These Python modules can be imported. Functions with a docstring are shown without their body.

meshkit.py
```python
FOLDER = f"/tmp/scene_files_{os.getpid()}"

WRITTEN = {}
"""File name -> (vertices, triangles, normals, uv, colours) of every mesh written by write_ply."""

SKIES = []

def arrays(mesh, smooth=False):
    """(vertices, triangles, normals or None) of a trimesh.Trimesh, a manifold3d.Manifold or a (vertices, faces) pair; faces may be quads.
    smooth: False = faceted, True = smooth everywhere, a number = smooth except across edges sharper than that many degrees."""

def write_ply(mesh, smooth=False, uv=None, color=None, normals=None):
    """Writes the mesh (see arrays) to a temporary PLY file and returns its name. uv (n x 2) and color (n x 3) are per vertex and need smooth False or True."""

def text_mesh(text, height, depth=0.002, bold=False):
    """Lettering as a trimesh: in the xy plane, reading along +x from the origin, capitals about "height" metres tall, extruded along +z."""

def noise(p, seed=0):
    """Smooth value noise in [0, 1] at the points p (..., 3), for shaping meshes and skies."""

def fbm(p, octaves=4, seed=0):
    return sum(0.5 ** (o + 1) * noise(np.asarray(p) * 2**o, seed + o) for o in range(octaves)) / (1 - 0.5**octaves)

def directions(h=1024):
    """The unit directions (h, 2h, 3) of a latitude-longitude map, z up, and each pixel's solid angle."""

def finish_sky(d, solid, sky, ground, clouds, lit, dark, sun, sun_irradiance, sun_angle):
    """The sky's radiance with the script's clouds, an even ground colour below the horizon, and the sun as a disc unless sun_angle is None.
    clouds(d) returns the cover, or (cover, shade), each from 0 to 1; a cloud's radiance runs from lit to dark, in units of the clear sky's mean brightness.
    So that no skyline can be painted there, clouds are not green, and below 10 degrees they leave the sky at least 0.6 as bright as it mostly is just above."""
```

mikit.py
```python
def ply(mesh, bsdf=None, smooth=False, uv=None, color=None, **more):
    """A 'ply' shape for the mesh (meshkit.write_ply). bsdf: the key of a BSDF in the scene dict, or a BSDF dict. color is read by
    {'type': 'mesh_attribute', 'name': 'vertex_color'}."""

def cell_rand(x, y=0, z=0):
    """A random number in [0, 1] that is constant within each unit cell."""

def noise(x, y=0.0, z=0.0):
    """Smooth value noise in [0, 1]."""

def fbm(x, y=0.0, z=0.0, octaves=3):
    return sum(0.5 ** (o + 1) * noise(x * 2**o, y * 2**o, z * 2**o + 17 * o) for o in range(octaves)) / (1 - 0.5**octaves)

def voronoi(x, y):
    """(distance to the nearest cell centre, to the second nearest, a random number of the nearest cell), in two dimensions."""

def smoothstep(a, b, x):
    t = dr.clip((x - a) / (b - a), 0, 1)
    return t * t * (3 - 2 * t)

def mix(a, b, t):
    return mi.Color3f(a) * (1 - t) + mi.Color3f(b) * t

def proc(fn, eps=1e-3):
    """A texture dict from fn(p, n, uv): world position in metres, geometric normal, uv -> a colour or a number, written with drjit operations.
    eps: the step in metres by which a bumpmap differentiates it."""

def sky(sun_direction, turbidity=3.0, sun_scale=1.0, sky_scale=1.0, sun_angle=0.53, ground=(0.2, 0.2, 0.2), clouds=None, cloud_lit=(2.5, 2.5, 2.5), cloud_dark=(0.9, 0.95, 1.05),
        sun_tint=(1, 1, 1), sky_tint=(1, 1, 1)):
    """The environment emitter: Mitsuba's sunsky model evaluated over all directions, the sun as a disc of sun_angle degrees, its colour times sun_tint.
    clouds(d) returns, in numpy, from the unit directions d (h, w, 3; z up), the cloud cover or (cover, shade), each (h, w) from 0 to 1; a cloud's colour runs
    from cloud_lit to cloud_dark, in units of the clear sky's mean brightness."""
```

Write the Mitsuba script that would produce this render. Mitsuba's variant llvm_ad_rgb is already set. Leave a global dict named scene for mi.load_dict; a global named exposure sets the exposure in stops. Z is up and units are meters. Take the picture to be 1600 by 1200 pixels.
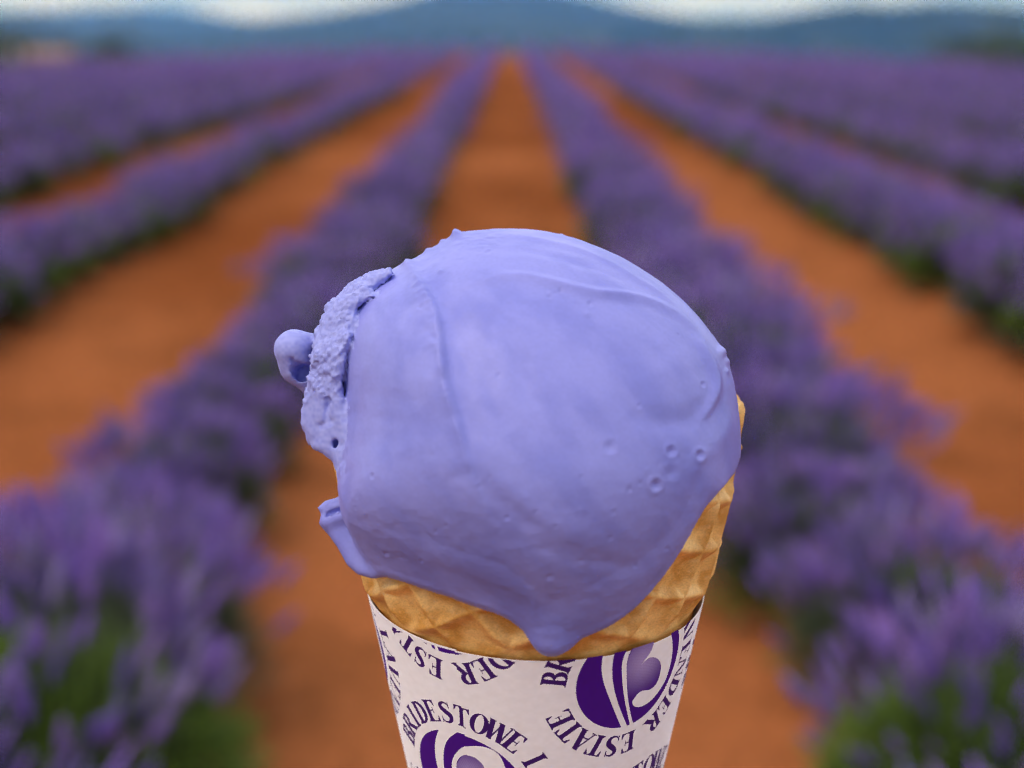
import math, random
import numpy as np
import trimesh, shapely
from shapely import affinity
from shapely.geometry import Polygon, Point, box as sbox
from shapely.ops import unary_union
import mitsuba as mi
import drjit as dr
import mikit, meshkit

T = mi.ScalarTransform4f
scene, labels = {}, {}
rng = np.random.default_rng(7)

# ------------------------------------------------------------------ camera, sky, exposure
EYE = np.array([0.0, 0.0, 1.45])
PITCH = math.radians(13.4)
FWD = np.array([0.0, math.cos(PITCH), -math.sin(PITCH)])
scene['camera'] = {
    'type': 'thinlens', 'fov': 2 * math.degrees(math.atan(800 / 2350)), 'fov_axis': 'x',
    'aperture_radius': 0.0023, 'focus_distance': 0.240,
    'near_clip': 0.01, 'far_clip': 60000.0,
    'to_world': T().look_at(origin=EYE.tolist(), target=(EYE + FWD).tolist(), up=[0, 0, 1]),
    'medium': {'type': 'ref', 'id': 'air'},
}
exposure = 2.27


def cloud_cover(d):
    q = d / (np.abs(d[..., 2:]) + 0.35)
    n = meshkit.fbm(q * 3.1 + [3.0, 1.0, 9.0], 5, seed=3)
    m = meshkit.fbm(d * [14.0, 14.0, 40.0], 4, seed=11)
    c = 0.80 + 1.1 * (n - 0.42) + 1.5 * (m - 0.5) * np.exp(-np.abs(d[..., 2]) / 0.08)
    shade = np.clip(1.6 * (meshkit.fbm(q * 2.3 + 5.0, 4, seed=21) - 0.35), 0, 1)
    shade = np.maximum(shade, np.exp(-np.abs(d[..., 2]) / 0.15) * (0.66 + 3.2 * (m - 0.5)))
    return np.clip(c, 0.25, 1), shade


scene['sky'] = mikit.sky([-0.55, -0.32, 1.05], turbidity=3.0, sun_scale=0.30, sun_angle=40, clouds=cloud_cover,
                         cloud_lit=(2.9, 2.95, 3.1), cloud_dark=(1.00, 1.42, 2.05), ground=(0.10, 0.07, 0.07))
scene['air'] = {'type': 'homogeneous', 'albedo': {'type': 'rgb', 'value': [0.95, 0.96, 0.98]}, 'sigma_t': {'type': 'rgb', 'value': [1.3e-5, 4.3e-5, 1.25e-4]}}


# ------------------------------------------------------------------ materials
def flat(c, rough=0.9, spec=0.2):
    return {'type': 'twosided', 'bsdf': {'type': 'principled', 'base_color': {'type': 'rgb', 'value': list(c)}, 'roughness': rough, 'specular': spec}}


def vcol(rough=0.9):
    return {'type': 'twosided', 'bsdf': {'type': 'principled', 'base_color': {'type': 'mesh_attribute', 'name': 'vertex_color'}, 'roughness': rough, 'specular': 0.2}}


def soil_fn(p, n, uv):
    big = mikit.fbm(p.x * 0.55, p.y * 0.30, 2.0, 3)
    mid = mikit.fbm(p.x * 4.0, p.y * 3.0, 5.0, 3)
    fine = mikit.noise(p.x * 45.0, p.y * 45.0, 1.0)
    c = mikit.mix((0.178, 0.052, 0.0165), (0.285, 0.094, 0.034), mikit.smoothstep(0.3, 0.7, big))
    c = mikit.mix(c, (0.105, 0.036, 0.012), 0.35 * mikit.smoothstep(0.55, 0.75, mid))
    return c * (0.8 + 0.4 * fine)


def hill_fn(p, n, uv):
    a = mikit.fbm(p.x * 0.004, p.y * 0.004, p.z * 0.01, 4)
    return mikit.mix((0.022, 0.036, 0.020), (0.060, 0.075, 0.040), mikit.smoothstep(0.40, 0.68, a))


def forest_fn(p, n, uv):
    a = mikit.fbm(p.x * 0.012, p.y * 0.006, p.z * 0.03, 4)
    return mikit.mix((0.018, 0.032, 0.016), (0.050, 0.064, 0.030), mikit.smoothstep(0.42, 0.7, a))


scene['soil'] = {'type': 'twosided', 'bsdf': {'type': 'diffuse', 'reflectance': mikit.proc(soil_fn)}}
scene['hill_cover'] = {'type': 'twosided', 'bsdf': {'type': 'diffuse', 'reflectance': mikit.proc(hill_fn)}}
scene['forest_cover'] = {'type': 'twosided', 'bsdf': {'type': 'diffuse', 'reflectance': mikit.proc(forest_fn)}}
scene['plant_flower'] = vcol(0.85)
scene['plant_leaf'] = vcol(0.75)
scene['bark'] = flat((0.10, 0.075, 0.055))


def cream_fn(p, n, uv):
    x, y, z = p.x * 1000, p.y * 1000, p.z * 1000
    streak = mikit.fbm(x * 0.16 + 0.10 * z, y * 0.16, z * 0.07, 4)
    speck = mikit.noise(x * 2.6, y * 2.6, z * 2.6)
    c = mikit.mix((0.186, 0.198, 0.575), (0.236, 0.246, 0.640), mikit.smoothstep(0.3, 0.7, streak))
    return c * (0.97 + 0.06 * speck)


def cream_bump(p, n, uv):
    x, y, z = p.x * 1000, p.y * 1000, p.z * 1000
    return 0.00006 * mikit.fbm(x * 0.7 + z * 0.3, y * 0.7, z * 0.35, 3) + 0.00003 * mikit.noise(x * 3.3, y * 3.3, z * 3.3)


def frost_fn(p, n, uv):
    x, y, z = p.x * 1000, p.y * 1000, p.z * 1000
    return mikit.mix((0.220, 0.240, 0.63), (0.305, 0.330, 0.71), mikit.noise(x * 1.9, y * 1.9, z * 1.9))


scene['ice_cream'] = {'type': 'bumpmap', 'arbitrary': {'type': 'proc', **{k: v for k, v in mikit.proc(cream_bump, 2e-4).items() if k != 'type'}}, 'scale': 1.0,
                      'bsdf': {'type': 'principled', 'base_color': mikit.proc(cream_fn), 'roughness': 0.36, 'specular': 0.22}}
scene['frosty_ice_cream'] = {'type': 'principled', 'base_color': mikit.proc(frost_fn), 'roughness': 0.6, 'specular': 0.4}


def wafer_fn(p, n, uv):
    x, y, z = p.x * 1000, p.y * 1000, p.z * 1000
    blot = mikit.fbm(x * 0.22 + 3, y * 0.22, z * 0.22, 3)
    grain = mikit.noise(x * 4.5, y * 4.5, z * 4.5)
    pale = mikit.noise(x * 1.3, y * 1.3, z * 1.3 + 8)
    c = mikit.mix((0.56, 0.275, 0.060), (0.82, 0.51, 0.180), mikit.smoothstep(0.32, 0.66, blot))
    c = mikit.mix(c, (0.74, 0.46, 0.19), 0.3 * mikit.smoothstep(0.60, 0.85, pale))
    return c * (0.80 + 0.34 * grain)


scene['wafer'] = {'type': 'twosided', 'bsdf': {'type': 'principled', 'base_color': mikit.proc(wafer_fn), 'roughness': 0.5, 'specular': 0.4}}


def paper_fn(p, n, uv):
    x, y, z = p.x * 1000, p.y * 1000, p.z * 1000
    f = mikit.fbm(x * 1.1, y * 1.1, z * 1.1, 3)
    return mi.Color3f(0.88, 0.90, 0.95) * (0.93 + 0.12 * f)


scene['paper'] = {'type': 'twosided', 'bsdf': {'type': 'principled', 'base_color': mikit.proc(paper_fn), 'roughness': 0.55, 'specular': 0.35}}
scene['ink'] = flat((0.058, 0.006, 0.235), 0.55, 0.15)
scene['dark_ink'] = flat((0.046, 0.012, 0.145), 0.55, 0.15)


def tint_fn(p, n, uv):
    # printed halftone: violet screened lighter towards the middle of the mark
    dot = 0.5 + 0.5 * dr.sin(uv.x * 150.0 + uv.y * 60.0) * dr.sin(uv.y * 150.0 - uv.x * 60.0)
    r = dr.sqrt(dr.square(uv.x - 0.16) + dr.square(uv.y - 0.16))
    t = mikit.smoothstep(0.72, 0.0, r)
    return mikit.mix((0.065, 0.010, 0.245), (0.42, 0.34, 0.66), t * (0.70 + 0.3 * dot))


scene['screened_ink'] = {'type': 'twosided', 'bsdf': {'type': 'principled', 'base_color': mikit.proc(tint_fn), 'roughness': 0.55, 'specular': 0.15}}


def put(key, shape, label=None, category=None, group=None, kind=None):
    base, k = key, 0
    while key in scene:
        k += 1
        key = f'{base}_{k:03d}'
    scene[key] = shape
    d = {a: b for a, b in (('label', label), ('category', category), ('group', group), ('kind', kind)) if b}
    if d:
        labels[key] = d
    return key


# ------------------------------------------------------------------ ground, hills, haze
def edge_depth(x):
    return 76.0 - 42.0 * np.clip(np.abs(x) / 14.0, 0, 1.1) ** 1.4


ROWS = [-8, -7, -6, -5, -4, -3, -2, -1, 1, 2, 3, 4, 5, 6, 7, 8]
PITCH_ROW, ROW1 = 1.65, 0.89          # spacing of rows, and how far the first row stands from the middle furrow


def row_x(k):
    return -0.06 + math.copysign(ROW1 + (abs(k) - 1) * PITCH_ROW, k)


def ground_z(x, y, detail=True):
    x, y = np.asarray(x, float), np.asarray(y, float)
    e = np.maximum(y - edge_depth(x), 0)
    z = -0.0011 * e ** 2
    z = z / (1 - z / 60.0)
    ax = np.abs(x + 0.06)
    d = np.abs((ax - ROW1 + PITCH_ROW / 2) % PITCH_ROW - PITCH_ROW / 2)
    z = z + np.where(ax > 0.4, 0.07 * np.exp(-(d / 0.30) ** 2), 0) * (y < 130)
    if detail:
        p = np.stack([x, y, 0 * x], -1)
        near = np.exp(-np.maximum(y - 4, 0) / 8.0)
        z = z + near * (0.030 * (meshkit.fbm(p * [5, 3.5, 1], 3, 4) - 0.5) + 0.018 * (meshkit.noise(p * [22, 22, 1], 9) - 0.5))
    return z


def grid_mesh(xs, ys, zf):
    X, Y = np.meshgrid(xs, ys)
    v = np.stack([X, Y, zf(X, Y)], -1).reshape(-1, 3)
    n = len(xs)
    i, j = np.meshgrid(np.arange(len(ys) - 1), np.arange(n - 1), indexing='ij')
    a = i * n + j
    return v, np.stack([a, a + 1, a + n + 1, a + n], -1).reshape(-1, 4)


xs = np.concatenate([np.linspace(0, 3.2, 81), 3.2 + 0.06 * (1.06 ** np.arange(1, 170) - 1) / 0.06])
xs = np.concatenate([-xs[:0:-1], xs])
xs = xs[np.abs(xs) < 9000]
ys = np.concatenate([-np.geomspace(9000, 3, 40), np.linspace(-2.5, 0.8, 12), np.linspace(0.85, 6, 120), 6 + 0.06 * (1.045 ** np.arange(1, 260) - 1) / 0.045])
ys = np.concatenate([ys[ys < 9300], [9300.0]])
put('ground', mikit.ply(grid_mesh(xs, ys, ground_z), 'soil', smooth=True), 'red brown bare soil between and beneath the rows of lavender', 'soil', kind='structure')


def ridge(key, pts, base_y, depth, cover, label, seed, rough):
    """A hill range: a crest line (x, height) standing round base_y, falling to the plain on both sides."""
    px, ph = np.array(pts, float).T
    u = np.linspace(px[0], px[-1], 260)
    h = np.interp(u, px, ph)
    k = np.exp(-0.5 * (np.arange(-9, 10) / 3.5) ** 2)
    h = np.convolve(np.pad(h, 9, mode='edge'), k / k.sum(), 'valid')
    w = np.linspace(-1, 1, 41)
    U, W = np.meshgrid(u, w)
    P = np.stack([U, W * depth, 0 * U], -1) / rough
    prof = (1 - np.abs(W)) ** 0.9 * (1 + 0.5 * np.abs(W) * (1 - np.abs(W)))
    Z = -78 + (h[None] + 78) * prof * (1 + 0.10 * (meshkit.fbm(P, 4, seed) - 0.5)) + 0.05 * h.max() * (meshkit.fbm(P * 3, 3, seed + 1) - 0.5) * (1 - prof)
    v = np.stack([U, base_y + np.where(W < 0, W * depth, W * 0.12 * depth), Z], -1).reshape(-1, 3)
    n = len(u)
    i, j = np.meshgrid(np.arange(len(w) - 1), np.arange(n - 1), indexing='ij')
    a = i * n + j
    put(key, mikit.ply((v, np.stack([a, a + 1, a + n + 1, a + n], -1).reshape(-1, 4)), cover, smooth=True), label, 'hill', kind='structure')


def crest(pairs, dist):
    """(bearing tangent, elevation tangent) of points on a skyline -> (x, height above the camera's ground) at a distance."""
    return [(t * dist, 1.45 + (e + 0.0035) * dist) for t, e in pairs]


ridge('blue_mountain', crest([(-0.70, .000), (-0.52, .003), (-.345, -.008), (-.285, .004), (-.265, .0065), (-.235, .0100), (-.205, .0065), (-.175, -.002), (-.155, .000), (-.120, .004), (-.085, .0065), (-.065, .0135), (-.045, .021), (0.0, .026), (.035, .019), (.062, .010), (.10, .0015), (.15, -.002), (.30, -.004), (.7, -.004)], 9000),
      9000, 6300, 'hill_cover', 'blue hazy mountains beyond the lavender field, highest in the middle', 3, 700.0)
ridge('forested_hill', crest([(0.02, -.020), (.07, -.006), (.105, .0005), (.15, .0005), (.19, .006), (.226, .0115), (.242, .0078), (.265, .0105), (.31, .009), (.345, .0065), (.45, .008), (.60, .004), (.80, -.004)], 3500),
      3500, 1100, 'forest_cover', 'dark blue green wooded hill rising on the right behind the field', 5, 160.0)
put('haze', {'type': 'cube', 'to_world': T().translate([0, -1000, 110]).scale([12500, 11100, 215]), 'bsdf': {'type': 'null'}, 'interior': {'type': 'ref', 'id': 'air'}},
    'thin blue haze in the air over the field and mountains', 'haze', kind='stuff')

# ------------------------------------------------------------------ waffle cone, its frame fitted to the picture
AX_O = np.array([0.00403, 0.24240, 1.35748])          # on the cone's axis, at the height of the paper sleeve's rim
AX = np.array([-0.00148, -0.05266, 0.99861]); AX /= np.linalg.norm(AX)
CU = np.cross([0, 1.0, 0], AX); CU /= np.linalg.norm(CU)
CV = np.cross(CU, AX)                                  # towards the camera
R_RIM, TAPER = 0.0287, 0.18216
SA, CA = math.sin(math.atan(TAPER)), math.cos(math.atan(TAPER))
H_APEX = -R_RIM / TAPER


def on_cone(phi, h, off=0.0):
    """A point at the angle phi (0 = towards the camera, positive = right) and height h (metres) on the cone, off metres outside it."""
    phi, h, off = np.broadcast_arrays(phi, h, off)
    r = R_RIM + TAPER * h + off
    return AX_O + h[..., None] * AX + r[..., None] * (np.sin(phi)[..., None] * CU + np.cos(phi)[..., None] * CV)


def unroll(phi, h):
    rho, psi = (h - H_APEX) / CA, phi * SA
    return 1000 * rho * np.sin(psi), 1000 * rho * np.cos(psi)      # mm


def roll(x, y):
    rho, psi = np.hypot(x, y) / 1000, np.arctan2(x, y)
    return psi / SA, rho * CA + H_APEX


def smin(a, b, k):
    h = np.clip(0.5 + 0.5 * (b - a) / k, 0, 1)
    return b * (1 - h) + a * h - k * h * (1 - h)


def sheet_faces(rows, cols, flip=False):
    i, j = np.meshgrid(np.arange(rows - 1), np.arange(cols - 1), indexing='ij')
    a = i * cols + j
    q = np.stack([a, a + 1, a + cols + 1, a + cols], -1).reshape(-1, 4)
    return q[:, ::-1] if flip else q


def waffle_relief(phi, h):
    """Height of the pressed grid (mm) at a place of the wafer."""
    x, y = unroll(phi, h)
    wob = np.stack([x, y, 0 * x], -1)
    x = x + 0.9 * (meshkit.noise(wob / 6.0, 31) - 0.5)
    y = y + 0.9 * (meshkit.noise(wob / 6.0, 32) - 0.5)
    rot = np.where(phi < math.radians(3), math.radians(38), math.radians(-30))
    s = 8.2
    c, d = np.cos(rot), np.sin(rot)
    gx, gy = (x * c + y * d) / s + 0.32, (-x * d + y * c) / s + 0.10
    dist = np.minimum(np.abs(gx - np.round(gx)), np.abs(gy - np.round(gy))) * s      # mm to the nearest rib
    rib = np.exp(-(dist / 1.20) ** 2) + 0.25 * np.clip(1 - dist / 4.0, 0, 1)
    p = np.stack([x, y, 0 * x], -1)
    return 1.30 * rib + 0.13 * (meshkit.fbm(p / 1.4, 3, 41) - 0.5) + 0.07 * (meshkit.noise(p / 0.45, 42) - 0.5)


def cone_top(phi):
    p = np.stack([2.2 * np.cos(phi), 2.2 * np.sin(phi), 0 * phi], -1)
    return 0.0300 + 0.0030 * (meshkit.fbm(p, 3, 51) - 0.5) + 0.0020 * np.sin(phi)


NPH, NH = 900, 210
phis = np.linspace(-math.pi, math.pi, NPH)
tt = np.concatenate([np.linspace(0, 0.30, 15)[:-1], np.linspace(0.30, 1, NH - 14)])
PH, TT = np.meshgrid(phis, tt)
HH = -0.02 + TT * (cone_top(PH) + 0.02)
rim_round = 1.0 * np.clip((TT - 0.965) / 0.035, 0, 1) ** 2
relief = waffle_relief(PH, HH)
relief[:, -1] = relief[:, 0]
pressed = np.clip((np.degrees(PH) - 46) / 10, 0, 1) * np.clip((86 - np.degrees(PH)) / 8, 0, 1) * np.clip((HH - 0.020) / 0.005, 0, 1)   # the ice cream lies over the wafer's edge here
relief = relief * (1 - pressed) - 0.45 * pressed
fade_in = np.clip((HH + 0.0015) / 0.005, 0, 1)
outer = on_cone(PH, HH, -0.0008 + 0.001 * fade_in * relief - 0.0007 * rim_round - 0.0004 * (1 - fade_in))
inner = on_cone(PH, HH + 0.0003 * rim_round, -0.0034 + 0.0007 * rim_round + 0 * PH)
v = np.concatenate([outer.reshape(-1, 3), inner.reshape(-1, 3)])
n = outer.size // 3
f = np.concatenate([sheet_faces(*PH.shape), sheet_faces(*PH.shape, True) + n])
top = np.arange(n - NPH, n - 1)
f = np.concatenate([f, np.stack([top, top + 1, top + 1 + n, top + n], -1)])
hl = np.linspace(H_APEX + 0.012, -0.02, 20)
P2, H2 = np.meshgrid(np.linspace(-math.pi, math.pi, 96), hl)
low = on_cone(P2, H2, -0.0019).reshape(-1, 3)
f = np.concatenate([f, sheet_faces(*P2.shape) + len(v)])
v = np.concatenate([v, low])
put('waffle_cone', mikit.ply((v, f), 'wafer', smooth=True), 'golden brown waffle cone with a pressed grid between ice cream and paper sleeve', 'ice cream cone')

# ------------------------------------------------------------------ paper sleeve with printed marks
SEAM = math.radians(-26.3)


def paper_off(phi):
    """The sheet is wrapped once round and laps over itself at the seam."""
    u = ((phi - SEAM) % (2 * math.pi)) / (2 * math.pi)
    return 0.00035 * (1 - u) ** 3


ph = np.linspace(SEAM + 1e-5, SEAM + 2 * math.pi - 1e-5, 361)
hh = np.linspace(H_APEX + 0.004, 0.0, 60)
PH2, HH2 = np.meshgrid(ph, hh)
rim_wave = 0.00045 * np.sin(PH2 - 2.2) - 0.0004 * np.sin(PH2)
HH2 = HH2 + rim_wave * np.clip(1 + HH2 / 0.02, 0, 1)
po = on_cone(PH2, HH2, paper_off(PH2))
pi_ = on_cone(PH2, HH2, paper_off(PH2) - 0.00016)
v = np.concatenate([po.reshape(-1, 3), pi_.reshape(-1, 3)])
n, c = po.size // 3, len(ph)
fq = [sheet_faces(len(hh), c), sheet_faces(len(hh), c, True) + n]
top = np.arange(n - c, n - 1)
fq.append(np.stack([top, top + 1, top + 1 + n, top + n], -1))
for e in (0, c - 1):
    s = np.arange(len(hh) - 1) * c + e
    fq.append(np.stack([s, s + c, s + c + n, s + n], -1))
put('paper_sleeve', mikit.ply((v, np.concatenate(fq)), 'paper', smooth=30), 'white paper cone sleeve printed with purple round emblems and ring lettering', 'paper sleeve')

# serif capitals, cap height 1
ST, TH, SF = 0.215, 0.06, 0.05


def poly(*p):
    return Polygon(p).buffer(0)


def serif(x0, x1, y, up=1):
    s = sbox(x0 - 0.085, min(y, y + up * SF), x1 + 0.085, max(y, y + up * SF))
    br = poly((x0 - 0.05, y + up * SF), (x0, y + up * 0.13), (x1, y + up * 0.13), (x1 + 0.05, y + up * SF))
    return unary_union([s, br])


def stem(x, w=ST):
    return unary_union([sbox(x, 0, x + w, 1), serif(x, x + w, 0, 1), serif(x, x + w, 1, -1)])


def ell(cx, cy, rx, ry):
    return affinity.scale(Point(cx, cy).buffer(1, 24), rx, ry)


def bowl(x, y0, y1, w):
    """A half-round stroke from the stem, thick at its right."""
    cy, ry = (y0 + y1) / 2, (y1 - y0) / 2
    o = unary_union([ell(x + w - ry * 0.95, cy, ry * 0.95, ry), sbox(x, y0, x + w - ry * 0.95, y1)])
    i = unary_union([ell(x + w - ST - ry * 0.72, cy, ry * 0.72, ry - TH), sbox(x - 1, y0 + TH, x + w - ST - ry * 0.72, y1 - TH)])
    return o.difference(i)


def arm(x0, x1, y, up):
    a = sbox(x0, min(y, y + up * TH), x1, max(y, y + up * TH))
    return unary_union([a, poly((x1, y), (x1, y + up * 0.27), (x1 - 0.035, y + up * 0.27), (x1 - 0.13, y + up * TH), (x1 - 0.13, y))])


def path_stroke(pts, wid):
    pts, wid = np.array(pts, float), np.array(wid, float)
    t = np.linspace(0, len(pts) - 1, 60)
    from scipy.interpolate import CubicSpline
    p = CubicSpline(np.arange(len(pts)), pts)(t)
    w = np.interp(t, np.arange(len(pts)), wid)
    return unary_union([unary_union([Point(p[i]).buffer(w[i] / 2, 6), Point(p[i + 1]).buffer(w[i + 1] / 2, 6)]).convex_hull for i in range(59)])


def diag(x0, y0, x1, y1, w):
    return poly((x0 - w / 2, y0), (x0 + w / 2, y0), (x1 + w / 2, y1), (x1 - w / 2, y1))


GLYPH = {
    'I': (stem(0.1), 0.42),
    'L': (unary_union([stem(0.1), arm(0.2, 0.70, 0, 1)]), 0.74),
    'E': (unary_union([stem(0.1), arm(0.2, 0.70, 0, 1), arm(0.2, 0.66, 1, -1), sbox(0.2, 0.49, 0.50, 0.49 + TH), sbox(0.475, 0.38, 0.51, 0.66)]), 0.76),
    'T': (unary_union([stem(0.26), arm(0.36, 0.74, 1, -1), affinity.scale(arm(0.36, 0.74, 1, -1), -1, 1, origin=(0.3675, 0))]), 0.74),
    'D': (unary_union([stem(0.1), bowl(0.2, 0, 1, 0.60)]), 0.84),
    'B': (unary_union([stem(0.1), bowl(0.2, 0.0, 0.53, 0.52), bowl(0.2, 0.48, 1.0, 0.47)]), 0.76),
    'R': (unary_union([stem(0.1), bowl(0.2, 0.46, 1.0, 0.50), diag(0.80, 0, 0.42, 0.50, 0.25), sbox(0.64, 0, 0.95, SF)]), 0.88),
    'O': (ell(0.42, 0.5, 0.40, 0.52).difference(ell(0.42, 0.5, 0.185, 0.47)), 0.84),
    'S': (unary_union([path_stroke([(0.55, 0.80), (0.42, 0.955), (0.22, 0.93), (0.14, 0.75), (0.33, 0.55), (0.53, 0.38), (0.53, 0.15), (0.32, 0.035), (0.11, 0.20)], [0.05, 0.07, 0.13, 0.19, 0.24, 0.24, 0.17, 0.08, 0.05]),
                       sbox(0.53, 0.70, 0.57, 1.0), sbox(0.09, 0.0, 0.13, 0.30)]), 0.66),
    'A': (unary_union([diag(0.10, 0, 0.40, 1.0, 0.075), diag(0.68, 0, 0.40, 1.0, 0.24), sbox(0.20, 0.32, 0.60, 0.32 + TH), sbox(0.0, 0, 0.24, SF), sbox(0.50, 0, 0.86, SF)]), 0.84),
    'V': (unary_union([diag(0.40, 0, 0.14, 1.0, 0.24), diag(0.42, 0, 0.70, 1.0, 0.075), sbox(0.0, 1 - SF, 0.32, 1), sbox(0.58, 1 - SF, 0.82, 1)]), 0.82),
    'W': (unary_union([diag(0.36, 0, 0.14, 1.0, 0.22), diag(0.37, 0, 0.58, 1.0, 0.07), diag(0.78, 0, 0.56, 1.0, 0.22), diag(0.79, 0, 1.0, 1.0, 0.07), sbox(0.0, 1 - SF, 0.30, 1), sbox(0.42, 1 - SF, 0.68, 1), sbox(0.89, 1 - SF, 1.11, 1)]), 1.10),
    'N': (unary_union([sbox(0.12, 0, 0.19, 1), sbox(0.70, 0, 0.77, 1), poly((0.08, 1), (0.32, 1), (0.77, 0), (0.66, 0)), sbox(0.02, 0, 0.29, SF), sbox(0.60, 1 - SF, 0.87, 1), sbox(0.02, 1 - SF, 0.2, 1)]), 0.90),
}
RING = [(c, 170 - 13.1 * i) for i, c in enumerate('BRIDESTOWE')] + [(c, 30 - 14.1 * i) for i, c in enumerate('LAVENDER')] + [(c, -93 - 12.7 * i) for i, c in enumerate('ESTATE')]


def ring_letter(c, ang, cx, cy):
    g, w = GLYPH[c]
    g = affinity.translate(g, -w / 2, 0)
    g = affinity.scale(g, 4.0, 4.0, origin=(0, 0))
    g = affinity.translate(g, 0, 11.75)
    return affinity.translate(affinity.rotate(g, ang - 90, origin=(0, 0)), cx, cy)


def smooth_line(pts, n=40):
    from scipy.interpolate import CubicSpline
    pts = np.array(pts)
    s = np.concatenate([[0], np.cumsum(np.linalg.norm(np.diff(pts, axis=0), axis=1))])
    return CubicSpline(s, pts)(np.linspace(0, s[-1], n)).tolist()


def closed_line(pts, n=90):
    from scipy.interpolate import CubicSpline
    pts = np.array(pts + [pts[0]])
    s = np.concatenate([[0], np.cumsum(np.linalg.norm(np.diff(pts, axis=0), axis=1))])
    return CubicSpline(s, pts, bc_type='periodic')(np.linspace(0, s[-1], n)[:-1]).tolist()


DISC = Point(0, 0).buffer(1, 48)
s1L = smooth_line([(-0.36, 1.12), (-0.47, 0.92), (-0.57, 0.62), (-0.60, 0.30), (-0.55, 0.0), (-0.455, -0.30), (-0.33, -0.66), (-0.17, -1.08)])
s1R = smooth_line([(-0.03, 1.12), (-0.14, 0.98), (-0.30, 0.78), (-0.40, 0.50), (-0.42, 0.20), (-0.375, -0.15), (-0.24, -0.62), (-0.06, -1.10)])
stripe1 = Polygon(s1L + s1R[::-1]).buffer(0)
s2L = smooth_line([(-0.02, -1.10), (-0.15, -0.56), (-0.22, -0.17), (-0.25, 0.12), (-0.25, 0.32), (-0.16, 0.56), (-0.01, 0.75), (0.20, 0.86), (0.41, 0.88), (0.57, 0.80), (0.66, 0.62), (0.72, 0.45), (0.80, 0.20), (0.83, -0.05), (0.81, -0.28), (0.71, -0.52), (0.52, -0.68), (0.31, -0.75), (0.13, -0.73), (0.02, -0.66), (-0.025, -0.54)], 120)
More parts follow.
